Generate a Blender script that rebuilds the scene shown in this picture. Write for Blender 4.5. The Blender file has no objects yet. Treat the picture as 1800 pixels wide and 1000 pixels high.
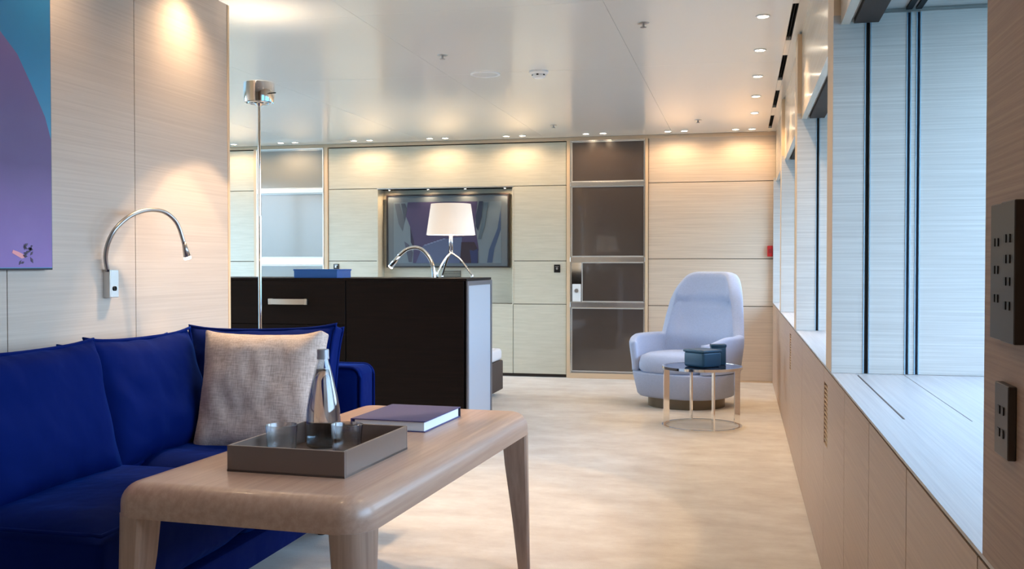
import bpy, bmesh, math, random
from mathutils import Vector, Matrix, noise
random.seed(4)
PI = math.pi
C = bpy.context.scene.collection
S = bpy.context.scene

# ---------------------------------------------------------------- camera, sky, exposure
cam_d = bpy.data.cameras.new('camera')
cam = bpy.data.objects.new('camera', cam_d); C.objects.link(cam)
cam_d.sensor_width = 36; cam_d.lens = 36*1750/1800
cam.location = (0, 0, 1.11)
cam.rotation_euler = (PI/2 - math.atan(35/1750), 0, math.atan(403/1750))
cam_d.clip_start = .02
S.camera = cam
S.view_settings.view_transform = 'Standard'; S.view_settings.look = 'None'
S.view_settings.gamma = 1; S.view_settings.use_curve_mapping = False
S.view_settings.exposure = 1.35
w = bpy.data.worlds.new('sky'); S.world = w; w.use_nodes = True
nt = w.node_tree; bg = nt.nodes['Background']
tcw = nt.nodes.new('ShaderNodeTexCoord'); sep = nt.nodes.new('ShaderNodeSeparateXYZ')
rmp = nt.nodes.new('ShaderNodeValToRGB'); mpr = nt.nodes.new('ShaderNodeMapRange')
nt.links.new(tcw.outputs['Generated'], sep.inputs[0]); nt.links.new(sep.outputs['Z'], mpr.inputs['Value'])
mpr.inputs['From Min'].default_value = -1; mpr.inputs['From Max'].default_value = 1
nt.links.new(mpr.outputs[0], rmp.inputs[0]); nt.links.new(rmp.outputs[0], bg.inputs['Color'])
e = rmp.color_ramp.elements
e[0].position = .49; e[0].color = (.05, .13, .2, 1); e[1].position = .52; e[1].color = (.66, .84, 1, 1)
k = e.new(1.0); k.color = (.22, .5, 1, 1)
bg.inputs['Strength'].default_value = 4.7

DAY = (.62, .82, 1)
def portal(name, loc, rot, sx, sy):
    l = bpy.data.lights.new(name, 'AREA'); l.shape = 'RECTANGLE'; l.size = sx; l.size_y = sy
    l.cycles.is_portal = True
    o = bpy.data.objects.new(name, l); C.objects.link(o); o.location = loc; o.rotation_euler = rot
WIN = [(1.31, 3.39), (3.61, 5.53), (5.75, 7.66), (7.88, 9.56)]
for a, b in WIN:
    portal('window_portal', (1.09, (a+b)/2, 1.34), (0, PI/2, 0), 1.15, b-a)
portal('window_portal', (-6.12, 6.75, 1.3), (0, -PI/2, 0), 1.7, 5.1)
WARM = (1, .70, .42)
def spot(loc, power, ang=70, blend=.6, color=WARM, aim=None, r=.02):
    l = bpy.data.lights.new('lamp_light', 'SPOT'); l.energy = power; l.color = color
    l.spot_size = math.radians(ang); l.spot_blend = blend; l.shadow_soft_size = r
    o = bpy.data.objects.new('lamp_light', l); C.objects.link(o); o.location = loc
    if aim is not None:
        o.rotation_euler = (Vector(aim)-Vector(loc)).to_track_quat('-Z', 'Y').to_euler()
    return o

# ---------------------------------------------------------------- materials
def mat(name, col, rough=.5, metal=0, bump=None, **kw):
    m = bpy.data.materials.new(name); m.use_nodes = True
    p = m.node_tree.nodes['Principled BSDF']
    p.inputs['Base Color'].default_value = (*col, 1); p.inputs['Roughness'].default_value = rough
    p.inputs['Metallic'].default_value = metal
    for k, v in kw.items(): p.inputs[k.replace('_', ' ')].default_value = v
    if bump:
        sc, st, di = bump
        t = m.node_tree; n = t.nodes.new('ShaderNodeTexNoise'); b = t.nodes.new('ShaderNodeBump')
        tc = t.nodes.new('ShaderNodeTexCoord'); t.links.new(tc.outputs['Object'], n.inputs['Vector'])
        n.inputs['Scale'].default_value = sc; b.inputs['Strength'].default_value = st; b.inputs['Distance'].default_value = di
        t.links.new(n.outputs['Fac'], b.inputs['Height']); t.links.new(b.outputs['Normal'], p.inputs['Normal'])
    return m
def lin(r, g, b):
    f = lambda c: ((c/255+.055)/1.055)**2.4 if c > 10 else c/255/12.92
    return (f(r), f(g), f(b))
def grain(name, c1, c2, scale, rough=.45, bump=.15, coat=0, detail=5, mix2=None):
    m = bpy.data.materials.new(name); m.use_nodes = True; t = m.node_tree
    p = t.nodes['Principled BSDF']; p.inputs['Roughness'].default_value = rough
    p.inputs['Coat Weight'].default_value = coat; p.inputs['Coat Roughness'].default_value = .12
    tc = t.nodes.new('ShaderNodeTexCoord'); mp = t.nodes.new('ShaderNodeMapping'); mp.inputs['Scale'].default_value = scale
    n = t.nodes.new('ShaderNodeTexNoise'); n.inputs['Scale'].default_value = 1; n.inputs['Detail'].default_value = detail
    n.inputs['Roughness'].default_value = .65
    r = t.nodes.new('ShaderNodeValToRGB'); r.color_ramp.elements[0].position = .36; r.color_ramp.elements[1].position = .64
    r.color_ramp.elements[0].color = (*c1, 1); r.color_ramp.elements[1].color = (*c2, 1)
    t.links.new(tc.outputs['Object'], mp.inputs[0]); t.links.new(mp.outputs[0], n.inputs['Vector'])
    t.links.new(n.outputs['Fac'], r.inputs[0]); t.links.new(r.outputs[0], p.inputs['Base Color'])
    b = t.nodes.new('ShaderNodeBump'); b.inputs['Strength'].default_value = bump; b.inputs['Distance'].default_value = .002
    t.links.new(n.outputs['Fac'], b.inputs['Height']); t.links.new(b.outputs['Normal'], p.inputs['Normal'])
    return m
OA, OB = lin(195, 179, 165), lin(206, 191, 177)
oak_x = grain('oak_veneer_across', lin(204, 182, 158), lin(222, 201, 177), (1.6, 90, 150), .42)
oak_y = grain('oak_veneer_along', OA, OB, (90, 1.2, 150), .42, coat=.1)
oak_rev = grain('oak_veneer_reveal', lin(184, 176, 167), lin(203, 196, 187), (1.6, 90, 170), .45)
oak_base = grain('oak_veneer_cabinet', lin(182, 152, 129), lin(196, 168, 144), (90, 1.6, 150), .4)
oak_ledge = grain('oak_veneer_ledge', lin(188, 180, 174), lin(202, 195, 188), (150, 1.6, 100), .38)
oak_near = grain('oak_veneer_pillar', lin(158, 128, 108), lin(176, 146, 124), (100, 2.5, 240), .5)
oak_edge = mat('oak_edge', lin(226, 196, 160), .45)
table_wood = grain('bleached_oak', lin(170, 138, 118), lin(186, 155, 134), (60, 1.8, 60), .36, bump=.1, coat=.12)
leg_wood = grain('bleached_oak_leg', lin(152, 124, 106), lin(174, 146, 126), (60, 60, 1.8), .38, bump=.1)
cream = grain('cream_panel', lin(206, 198, 176), lin(216, 208, 187), (4, 60, 60), .38, bump=.05)
dark_gap = mat('shadow_gap', lin(60, 48, 40), .8)
black = mat('black_slot', (.004, .003, .003), .7)
ceil_m = mat('ceiling_lacquer', lin(242, 240, 232), .18, Coat_Weight=.2, Coat_Roughness=.06)
ceil_gap = mat('ceiling_joint', lin(170, 165, 158), .6)
white = mat('white_plastic', lin(238, 238, 236), .35)
chrome = mat('chrome', (.86, .84, .81), .07, 1)
nickel = mat('satin_nickel', (.62, .6, .58), .28, 1)
rail_m = mat('polished_rail', (.80, .76, .70), .22, 1)
steel_dark = mat('brushed_steel', (.42, .4, .39), .3, 1)
smoke = mat('smoked_glass', lin(78, 66, 58), .2, Specular_IOR_Level=.7, Coat_Weight=.8, Coat_Roughness=.04)
smoke_l = mat('pale_smoked_glass', lin(150, 147, 138), .12, Specular_IOR_Level=.6, Coat_Weight=.3, Coat_Roughness=.1)
pane_edge = mat('pane_edge', lin(220, 216, 208), .25, .3)
wenge = grain('wenge_lacquer', lin(16, 10, 8), lin(26, 16, 13), (3, 60, 60), .5, bump=.02)
wenge.node_tree.nodes['Principled BSDF'].inputs['Specular IOR Level'].default_value = .12
slate = mat('slate_lacquer', lin(92, 92, 98), .35)
sheen_inset = mat('window_sheen_lacquer', lin(172, 182, 196), .3)  # pale blue window reflection put into the side panel's colour
velvet = mat('blue_velvet', lin(0, 22, 88), .8, bump=(9, .55, .02), Sheen_Weight=.28, Sheen_Roughness=.3, Sheen_Tint=(0, .13, .8, 1), Specular_IOR_Level=.06)
linen_b = bpy.data.materials.new('linen')
def weave(name, c1, c2, sc, rough=.9, sheen=0):
    m = bpy.data.materials.new(name); m.use_nodes = True; t = m.node_tree
    p = t.nodes['Principled BSDF']; p.inputs['Roughness'].default_value = rough; p.inputs['Sheen Weight'].default_value = sheen
    p.inputs['Specular IOR Level'].default_value = .2
    tc = t.nodes.new('ShaderNodeTexCoord'); outs = []
    for s in ((sc, sc, sc*9), (sc*9, sc*9, sc)):
        mp = t.nodes.new('ShaderNodeMapping'); mp.inputs['Scale'].default_value = s
        n = t.nodes.new('ShaderNodeTexNoise'); n.inputs['Scale'].default_value = 1; n.inputs['Detail'].default_value = 3
        t.links.new(tc.outputs['Object'], mp.inputs[0]); t.links.new(mp.outputs[0], n.inputs['Vector']); outs.append(n)
    a = t.nodes.new('ShaderNodeMath'); a.operation = 'ADD'
    t.links.new(outs[0].outputs['Fac'], a.inputs[0]); t.links.new(outs[1].outputs['Fac'], a.inputs[1])
    r = t.nodes.new('ShaderNodeValToRGB'); r.color_ramp.elements[0].position = .38; r.color_ramp.elements[1].position = .62
    h = t.nodes.new('ShaderNodeMath'); h.operation = 'MULTIPLY'; h.inputs[1].default_value = .5
    t.links.new(a.outputs[0], h.inputs[0]); t.links.new(h.outputs[0], r.inputs[0])
    r.color_ramp.elements[0].color = (*c1, 1); r.color_ramp.elements[1].color = (*c2, 1)
    t.links.new(r.outputs[0], p.inputs['Base Color'])
    b = t.nodes.new('ShaderNodeBump'); b.inputs['Strength'].default_value = .3; b.inputs['Distance'].default_value = .001
    t.links.new(h.outputs[0], b.inputs['Height']); t.links.new(b.outputs['Normal'], p.inputs['Normal'])
    return m
linen = weave('beige_linen', lin(176, 160, 150), lin(212, 197, 188), 30)
chair_f = weave('grey_blue_fabric', lin(166, 176, 200), lin(180, 190, 214), 60, .85, .2)
chair_base = mat('chair_plinth', lin(120, 108, 90), .4, .4)
blue_leather = mat('blue_leather', lin(8, 84, 160), .45, bump=(300, .1, .001))
teal_leather = mat('teal_leather', lin(20, 66, 92), .45, bump=(300, .1, .001))
tray_leather = mat('taupe_leather', lin(112, 94, 84), .34, bump=(500, .1, .0004), Coat_Weight=.6, Coat_Roughness=.3)
tray_in = mat('taupe_leather_inside', lin(104, 90, 82), .42)
book_cloth = mat('plum_book_cloth', lin(56, 52, 104), .5)
paper = mat('paper', lin(225, 228, 230), .8)
bronze = mat('bronze_switch', lin(74, 64, 58), .4, .5)
bronze_d = mat('bronze_switch_dark', lin(40, 34, 31), .4, .5)
red_p = mat('red_plastic', lin(190, 22, 18), .4)
bed_m = mat('bed_linen', lin(235, 235, 238), .9)
bed_b = mat('bed_base_fabric', lin(80, 68, 62), .8)
shade_m = mat('lampshade', lin(245, 232, 218), .8, Emission_Color=(*lin(255, 226, 198), 1), Emission_Strength=.16)
lamp_on = mat('lit_lamp', (1, .9, .75), .5, Emission_Color=(1, .82, .6, 1), Emission_Strength=14)
glass_m = mat('clear_glass', (.97, .99, 1), .0, Transmission_Weight=1, IOR=1.46)
water_m = mat('water', (.9, .96, 1), 0, Transmission_Weight=1, IOR=1.33)
def pane_mat():
    m = bpy.data.materials.new('window_glass'); m.use_nodes = True; t = m.node_tree; t.nodes.clear()
    o = t.nodes.new('ShaderNodeOutputMaterial'); mx = t.nodes.new('ShaderNodeMixShader')
    tr = t.nodes.new('ShaderNodeBsdfTransparent'); gl = t.nodes.new('ShaderNodeBsdfGlossy'); fr = t.nodes.new('ShaderNodeFresnel')
    gl.inputs['Roughness'].default_value = .02; tr.inputs['Color'].default_value = (.93, .97, 1, 1)
    t.nodes.remove(fr); lw = t.nodes.new('ShaderNodeLayerWeight'); pw = t.nodes.new('ShaderNodeMath'); pw.operation = 'POWER'; pw.inputs[1].default_value = 4
    lw.inputs['Blend'].default_value = .5; ma = t.nodes.new('ShaderNodeMath'); ma.operation = 'MULTIPLY_ADD'; ma.inputs[1].default_value = .85; ma.inputs[2].default_value = .05
    t.links.new(lw.outputs['Facing'], pw.inputs[0]); t.links.new(pw.outputs[0], ma.inputs[0]); t.links.new(ma.outputs[0], mx.inputs[0]); t.links.new(tr.outputs[0], mx.inputs[1]); t.links.new(gl.outputs[0], mx.inputs[2])
    t.links.new(mx.outputs[0], o.inputs[0]); return m
win_glass = pane_mat()
def thin_glass(name, ior, tint, solid):
    m = pane_mat(); m.name = name; t = m.node_tree; N = {n.type: n for n in t.nodes}
    [n for n in t.nodes if n.type == 'MATH' and n.operation == 'POWER'][0].inputs[1].default_value = ior; N['BSDF_TRANSPARENT'].inputs['Color'].default_value = tint
    if solid:   # thick glass or water: partly refracting
        g = t.nodes.new('ShaderNodeBsdfGlass'); g.inputs['IOR'].default_value = 1.33; g.inputs['Roughness'].default_value = 0
        mx = t.nodes.new('ShaderNodeMixShader'); mx.inputs[0].default_value = solid; old = N['MIX_SHADER']
        t.links.new(old.outputs[0], mx.inputs[1]); t.links.new(g.outputs[0], mx.inputs[2]); t.links.new(mx.outputs[0], N['OUTPUT_MATERIAL'].inputs[0])
    return m
glass_m = thin_glass('clear_glass', 2.2, (.90, .93, .95, 1), 0); water_m = thin_glass('water', 4, (.93, .96, .98, 1), .85)
tumbler_m = thin_glass('tumbler_glass', 1.5, (.93, .95, .96, 1), .5)
def carpet_mat():
    m = bpy.data.materials.new('silk_carpet'); m.use_nodes = True; t = m.node_tree; p = t.nodes['Principled BSDF']
    p.inputs['Roughness'].default_value = .85; p.inputs['Sheen Weight'].default_value = .3; p.inputs['Specular IOR Level'].default_value = .25
    tc = t.nodes.new('ShaderNodeTexCoord'); mp = t.nodes.new('ShaderNodeMapping'); mp.inputs['Scale'].default_value = (2.6, 4.2, 1)
    n = t.nodes.new('ShaderNodeTexNoise'); n.inputs['Scale'].default_value = 1.3; n.inputs['Detail'].default_value = 8; n.inputs['Roughness'].default_value = .68
    r = t.nodes.new('ShaderNodeValToRGB'); r.color_ramp.elements[0].position = .3; r.color_ramp.elements[1].position = .68
    r.color_ramp.elements[0].color = (*lin(208, 192, 172), 1); r.color_ramp.elements[1].color = (*lin(236, 226, 210), 1)
    t.links.new(tc.outputs['Object'], mp.inputs[0]); t.links.new(mp.outputs[0], n.inputs['Vector']); t.links.new(n.outputs['Fac'], r.inputs[0])
    t.links.new(r.outputs[0], p.inputs['Base Color'])
    n2 = t.nodes.new('ShaderNodeTexNoise'); n2.inputs['Scale'].default_value = 260; b = t.nodes.new('ShaderNodeBump'); b.inputs['Strength'].default_value = .4; b.inputs['Distance'].default_value = .004
    t.links.new(tc.outputs['Object'], n2.inputs['Vector']); t.links.new(n2.outputs['Fac'], b.inputs['Height']); t.links.new(b.outputs['Normal'], p.inputs['Normal'])
    return m
carpet = carpet_mat()

# ---------------------------------------------------------------- mesh helpers
def B(): return bmesh.new()
def box(bm, x0, x1, y0, y1, z0, z1, bev=0, seg=2):
    r = bmesh.ops.create_cube(bm, size=1)
    vs = r['verts']
    for v in vs:
        v.co = Vector(((x0+x1)/2+v.co.x*(x1-x0), (y0+y1)/2+v.co.y*(y1-y0), (z0+z1)/2+v.co.z*(z1-z0)))
    if bev:
        es = list({e for v in vs for e in v.link_edges})
        bmesh.ops.bevel(bm, geom=es, offset=bev, segments=seg, affect='EDGES', profile=.5)
    return bm
def bx(*a, **k): return box(B(), *a, **k)
def obj(name, bm, m, parent=None, smooth=False):
    bmesh.ops.recalc_face_normals(bm, faces=bm.faces)
    me = bpy.data.meshes.new(name); bm.to_mesh(me); bm.free()
    for q in (m if isinstance(m, (list, tuple)) else [m]): me.materials.append(q)
    if smooth:
        for p in me.polygons: p.use_smooth = True
        if smooth == 'auto': me.set_sharp_from_angle(angle=math.radians(35))
    o = bpy.data.objects.new(name, me); C.objects.link(o)
    if parent: o.parent = parent
    return o
def tag(o, label, cat, group=None):
    o['label'] = label; o['category'] = cat
    if group: o['group'] = group
    return o
def thing(name, label, cat, loc=(0, 0, 0), rotz=0, group=None):
    o = bpy.data.objects.new(name, None); C.objects.link(o); o.location = loc; o.rotation_euler = (0, 0, rotz)
    o.empty_display_size = .05
    return tag(o, label, cat, group)
def struct(name, bm, m, parent=None):
    o = obj(name, bm, m, parent)
    if not parent: o['kind'] = 'structure'
    return o
def tube(bm, pts, rad, n=12, cap=True):
    pts = [Vector(p) for p in pts]; rad = rad if isinstance(rad, (list, tuple)) else [rad]*len(pts)
    rings = []; up = None
    for i, p in enumerate(pts):
        d = (pts[min(i+1, len(pts)-1)]-pts[max(i-1, 0)]).normalized()
        if up is None:
            up = Vector((0, 0, 1)) if abs(d.z) < .9 else Vector((1, 0, 0))
        a = (up - d*up.dot(d)).normalized(); b = d.cross(a); up = a
        rings.append([bm.verts.new(p+(a*math.cos(2*PI*k/n)+b*math.sin(2*PI*k/n))*rad[i]) for k in range(n)])
    for r0, r1 in zip(rings, rings[1:]):
        for k in range(n): bm.faces.new((r0[k], r0[(k+1) % n], r1[(k+1) % n], r1[k]))
    if cap:
        bm.faces.new(rings[0][::-1]); bm.faces.new(rings[-1])
    return bm
def loop_tube(bm, pts, r, n=8):
    pts = [Vector(p) for p in pts]; N = len(pts); rings = []
    up = Vector((0, 0, 1))
    for i, p in enumerate(pts):
        d = (pts[(i+1) % N]-pts[i-1]).normalized()
        a = up-d*up.dot(d)
        if a.length < .2: a = Vector((0, 1, 0))-d*d.y
        a.normalize(); b = d.cross(a)
        rings.append([bm.verts.new(p+(a*math.cos(2*PI*k/n)+b*math.sin(2*PI*k/n))*r) for k in range(n)])
    for i in range(N):
        r0, r1 = rings[i], rings[(i+1) % N]
        for k in range(n): bm.faces.new((r0[k], r0[(k+1) % n], r1[(k+1) % n], r1[k]))
    return bm
def lathe(bm, prof, n=32, c=(0, 0)):
    rings = []
    for r, z in prof:
        if r < 1e-5: rings.append([bm.verts.new((c[0], c[1], z))])
        else: rings.append([bm.verts.new((c[0]+r*math.cos(2*PI*k/n), c[1]+r*math.sin(2*PI*k/n), z)) for k in range(n)])
    for a, b in zip(rings, rings[1:]):
        for k in range(n):
            k2 = (k+1) % n
            if len(a) == 1 and len(b) == 1: continue
            if len(a) == 1: bm.faces.new((a[0], b[k], b[k2]))
            elif len(b) == 1: bm.faces.new((a[k], a[k2], b[0]))
            else: bm.faces.new((a[k], a[k2], b[k2], b[k]))
    return bm
def prism_x(bm, poly_yz, x0, x1):
    a = [bm.verts.new((x0, y, z)) for y, z in poly_yz]; b = [bm.verts.new((x1, y, z)) for y, z in poly_yz]
    n = len(a)
    bm.faces.new(a); bm.faces.new(b[::-1])
    for i in range(n): bm.faces.new((a[i], b[i], b[(i+1) % n], a[(i+1) % n]))
    return bm
def sweep(pts, n=10):
    """Catmull-Rom through pts"""
    P = [Vector(p) for p in pts]; P = [2*P[0]-P[1]]+P+[2*P[-1]-P[-2]]; out = []
    for i in range(1, len(P)-2):
        for k in range(n):
            t = k/n; a, b, c, d = P[i-1:i+3]
            out.append(.5*((2*b)+(c-a)*t+(2*a-5*b+4*c-d)*t*t+(3*b-a-3*c+d)*t**3))
    out.append(P[-2]); return out

ZC = 2.35; YB = 9.62
# ---------------------------------------------------------------- floor, ceiling
struct('floor', bx(-6.3, 1.2, -2.6, YB+.2, -.06, 0), carpet)
ceiling = struct('ceiling', bx(-6.3, 1.2, -2.6, YB+.2, ZC+.10, ZC+.16), ceil_gap)
G = .0007
xs = [-6.14, -4.36, -3.12, -1.88, -.64, .233]
ys = [-2.5, -.1, 1.5, 3.1, 4.69, 6.29, YB-.02]
for i in range(5):
    for j in range(6):
        if i < 1 and j < 2: continue
        struct('panel', bx(xs[i]+G, xs[i+1]-G, ys[j]+G, ys[j+1]-G, ZC, ZC+.02), ceil_m, ceiling)
slots = [(4.935, 5.735), (6.135, 6.96), (7.36, 8.153), (8.583, 9.365)]
yy = -2.5
for a, b in slots+[(YB, YB)]:
    struct('panel', bx(.233, .262, yy, a, ZC, ZC+.02), ceil_m, ceiling); yy = b
struct('panel', bx(.262+G, .33, -2.5, YB-.02, ZC, ZC+.02), ceil_m, ceiling)
sm_lab = ['nearest black air slot in the ceiling beside the window wall', 'second black air slot from the camera in the ceiling along the windows',
          'third black air slot from the camera in the ceiling along the windows', 'farthest black air slot in the ceiling, beside the back wall']
for (a, b), lb in zip(slots, sm_lab):
    t = thing('air_slot', lb, 'air vent', (.2475, (a+b)/2, ZC+.02), 0, 'black ceiling air slots'); h = (b-a)/2
    bm = B(); box(bm, -.0145, .0145, -h, h, .03, .035); box(bm, -.0145, -.0125, -h, h, -.018, .03); box(bm, .0125, .0145, -h, h, -.018, .03)
    obj('slot_box', bm, black, t); obj('divider', bx(-.001, .001, -h, h, -.012, .03), black, t)

# ---------------------------------------------------------------- back wall
bk = B(); box(bk, -6.3, -3.629, YB+.03, YB+.4, 0, ZC+.1); box(bk, -2.204, 1.2, YB+.03, YB+.4, 0, ZC+.1)
box(bk, -3.629, -2.204, YB+.03, YB+.4, 0, .72); box(bk, -3.629, -2.204, YB+.03, YB+.4, 1.877, ZC+.1); box(bk, -3.629, -2.204, YB+.2, YB+.4, .72, 1.877)
back = struct('wall_back', bk, dark_gap)
# extra backing removed at the niche by standing panels in front of it
def panel(x0, x1, z0, z1, m, d=.022, y=YB, nm='panel'):
    g = .003
    return struct(nm, bx(x0+g, x1-g, y, y+d, z0+g, z1-g, bev=.002, seg=1), m, back)
for z0, z1 in ((.012, .735), (.735, 1.143), (1.143, 1.885), (1.885, 2.31)):
    panel(-6.14, -4.985, z0, z1, cream)
# centre field with the television niche between x -3.629 and -2.204
NX0, NX1, NZ0, NZ1 = -3.629, -2.204, .72, 1.877
panel(-4.165, -1.668, 1.885, 2.31, cream)
for z0, z1 in ((1.146, 1.885), (.72, 1.146), (.03, .72)):
    panel(-4.165, NX0, z0, z1, cream); panel(NX1, -1.668, z0, z1, cream)
panel(NX0, NX1, .03, .72, cream)
for z0, z1 in ((.012, .716), (.716, 1.164), (1.164, 1.893), (1.893, 2.325)):
    panel(-.873, .312, z0, z1, oak_x)
struct('trim_1', bx(-6.14, .31, YB-.008, YB+.03, 2.318, ZC), oak_edge)
for x0, x1 in ((-4.208, -4.167), (-1.666, -1.63), (-.902, -.875), (-5.0, -4.97)):
    struct('post', bx(x0, x1, YB-.012, YB+.03, 0, 2.32, bev=.002, seg=1), oak_edge, back)
struct('baseboard_back', bx(-.873, .30, YB-.006, YB+.01, 0, .014), oak_edge)
# niche: the television stands on a raised surround
struct('niche_back', bx(NX0, NX1, YB+.18, YB+.2, NZ0, NZ1), cream, back)
struct('niche_side', bx(NX0-.004, NX0+.008, YB-.004, YB+.18, NZ0, NZ1), cream, back); struct('niche_side', bx(NX1-.008, NX1+.004, YB-.004, YB+.18, NZ0, NZ1), cream, back)
struct('niche_top', bx(NX0, NX1, YB-.004, YB+.18, NZ1, NZ1+.01), nickel, back); struct('niche_bottom', bx(NX0, NX1, YB-.004, YB+.18, NZ0-.01, NZ0), cream, back)

# glass-fronted built-in cabinets
def pane_frame(par, x0, x1, z0, z1, m, y=-.012):
    f = .008; bm = B()
    box(bm, x0, x1, y, y+.012, z0, z0+f); box(bm, x0, x1, y, y+.012, z1-f, z1)
    box(bm, x0, x0+f, y, y+.012, z0+f, z1-f); box(bm, x1-f, x1, y, y+.012, z0+f, z1-f)
    d = obj('glass_door', bx(x0+f, x1-f, y+.004, y+.01, z0+f, z1-f), m, par)
    obj('door_frame', bm, pane_edge, d)
def shelf_unit(name, label, x0, x1, cells, m, bars, bars_m):
    xc = (x0+x1)/2; t = thing(name, label, 'cabinet', (xc, YB, 0))
    obj('carcass', bx(x0-xc, x1-xc, .0, .028, .02, 2.318), steel_dark, t)
    for z0, z1 in bars: obj('shelf_rail', bx(x0-xc, x1-xc, -.02, 0, z0, z1, bev=.004), bars_m, t)
    for s in (x0, x1-.012): obj('upright', bx(s-xc, s+.012-xc, -.018, .0, .05, 2.31), bars_m, t)
    obj('plinth', bx(x0-xc, x1-xc, -.014, 0, 0, .05, bev=.002), oak_edge, t)
    for a, b, z0, z1 in cells: pane_frame(t, a-xc, b-xc, z0, z1, m)
    return t, xc
u1, xc1 = shelf_unit('display_cabinet', 'pale glass-fronted display cabinet behind the floor lamp pole', -4.967, -4.21,
    [(-4.925, -4.215, 1.90, 2.30), (-4.925, -4.215, 1.182, 1.85), (-4.925, -4.215, .74, 1.105), (-4.925, -4.215, .06, .69)], smoke_l,
    [(2.302, 2.318), (1.852, 1.898), (1.108, 1.18), (.69, .738)], mat('pale_rail', (.9, .84, .76), .4, .6))
u2, xc2 = shelf_unit('glass_cabinet', 'dark smoked-glass cabinet with chrome rails left of the armchair', -1.63, -.902,
    [(-1.617, -.908, 1.915, 2.305), (-1.617, -.908, 1.187, 1.87), (-1.515, -.908, .748, 1.132), (-1.617, -.908, .067, .688)], smoke,
    [(2.306, 2.318), (1.871, 1.913), (1.134, 1.185), (.69, .746)], rail_m)
obj('mirror_panel', bx(-1.618-xc2, -1.518-xc2, -.008, 0, .75, 1.13), chrome, u2)

# ---------------------------------------------------------------- left partition behind the sofa
wl = struct('wall_left', bx(-2.47, -2.362, -2.5, 4.262, 0, 2.30), dark_gap)
pj = [-2.5, -2.18, -1.466, -.752, -.038, .675, 1.388, 2.101, 2.814, 3.527, 4.262]
for a, b in zip(pj, pj[1:]):
    struct('panel', bx(-2.362, -2.35, a+.002, b-.002, .012, 2.325), oak_y, wl)
struct('corner_trim', bx(-2.472, -2.347, 4.262, 4.28, 0, 2.325, bev=.003), oak_edge, wl)
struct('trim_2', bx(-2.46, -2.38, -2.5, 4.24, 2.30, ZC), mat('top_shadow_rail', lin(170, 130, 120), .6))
struct('wall_far_left', bx(-6.3, -6.14, 4.0, 4.2, 0, ZC+.1), cream)
wfl = bpy.data.objects['wall_far_left']
struct('window_wall', bx(-6.3, -6.14, 4.2, 9.3, 0, .45), cream, wfl); struct('window_wall', bx(-6.3, -6.14, 4.2, 9.3, 2.15, ZC+.1), cream, wfl)
struct('window_wall', bx(-6.3, -6.14, 9.3, YB+.1, 0, ZC+.1), cream, wfl)
w5 = struct('window_5', bx(-6.24, -6.22, 4.2, 9.3, .45, 2.15), win_glass)  # unseen bedroom window, enlarged to let more light in
for y in (4.2, 5.9, 7.58, 9.24): obj('window_frame', bx(-6.26, -6.2, y, y+.06, .45, 2.15), oak_edge, w5)
struct('wall_partition', bx(-6.3, -2.47, 3.9, 4.0, 0, ZC+.1), oak_x)
struct('wall_rear', bx(-2.5, 1.2, -2.6, -2.5, 0, ZC+.1), oak_x)

# ---------------------------------------------------------------- window wall on the right
XR = .288; ZS = .757
wr = struct('wall_right', bx(.32, 1.16, -2.5, YB+.05, 1.93, ZC+.1), oak_rev)          # header over the recesses
struct('wall_below_window', bx(1.02, 1.16, 1.28, YB+.05, 0, .80), oak_rev, wr)
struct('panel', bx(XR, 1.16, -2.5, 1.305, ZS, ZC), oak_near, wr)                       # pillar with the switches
def reveal(y):
    """camera-facing side of a pier: veneer boards between blind tracks"""
    for a, b in ((XR, .388), (.400, .514), (.522, .543), (.551, 1.04)):
        struct('reveal_board', bx(a, b, y, y+.02, ZS+.001, 1.915), oak_rev, wr)
    struct('blind_track', bx(.386, .402, y+.012, y+.02, ZS+.001, 1.915), black, wr)
    for a in (.512, .541): struct('blind_track', bx(a, a+.012, y+.009, y+.02, ZS+.001, 1.915), mat_track, wr)
    for a in (.384, .401, .5105, .5225, .5395, .5515): struct('track_edge', bx(a, a+.003, y-.002, y+.004, ZS+.001, 1.913), track_edge, wr)
mat_track = mat('track_blue_black', lin(12, 36, 62), .4); track_edge = mat('track_edge', lin(170, 205, 225), .25, .6)
for y0, y1 in ((3.39, 3.61), (5.53, 5.75), (7.66, 7.88)):
    struct('pier', bx(.300, 1.16, y0+.02, y1, ZS+.001, ZC), oak_rev, wr)
    struct('pier_face', bx(XR, .300, y0+.0205, y1, ZS+.001, 2.335), oak_edge, wr)
    struct('pier_side', bx(XR, .34, y0, y0+.02, 1.9155, 2.335), oak_edge, wr)
    reveal(y0)
reveal(9.56); struct('pier', bx(.31, 1.16, 9.58, YB+.03, ZS, ZC), oak_rev, wr)
fascia_m = grain('fascia_lacquer', lin(214, 200, 180), lin(224, 210, 190), (30, 1.6, 60), .26, bump=.05, coat=.4)
for y0, y1 in [(1.305, 3.39), (3.61, 5.53), (5.75, 7.66), (7.88, 9.6)]:
    struct('fascia', bx(.31, .337, y0, y1, 1.885, ZC), fascia_m, wr)
    struct('blind_box', bx(.351, .426, y0, y1, 1.887, 1.93), dark_gap, wr)
    struct('soffit_rail', bx(.337, .351, y0, y1, 1.905, 1.93), oak_rev, wr)
    for a in (.508, .537): struct('soffit_track', bx(a, a+.018, y0, y1, 1.922, 1.934), black, wr)
for i, (a, b) in enumerate(WIN):
    wn = struct('window_%d' % (i+1), bx(1.06, 1.066, a, b, .80, 1.93), win_glass)
    for q in ((a, a+.05), (b-.05, b)): obj('window_frame', bx(1.04, 1.1, q[0], q[1], .80, 1.93), oak_rev, wn)
    obj('window_sill', bx(1.02, 1.12, a, b, .775, .80), oak_rev, wn)
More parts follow.
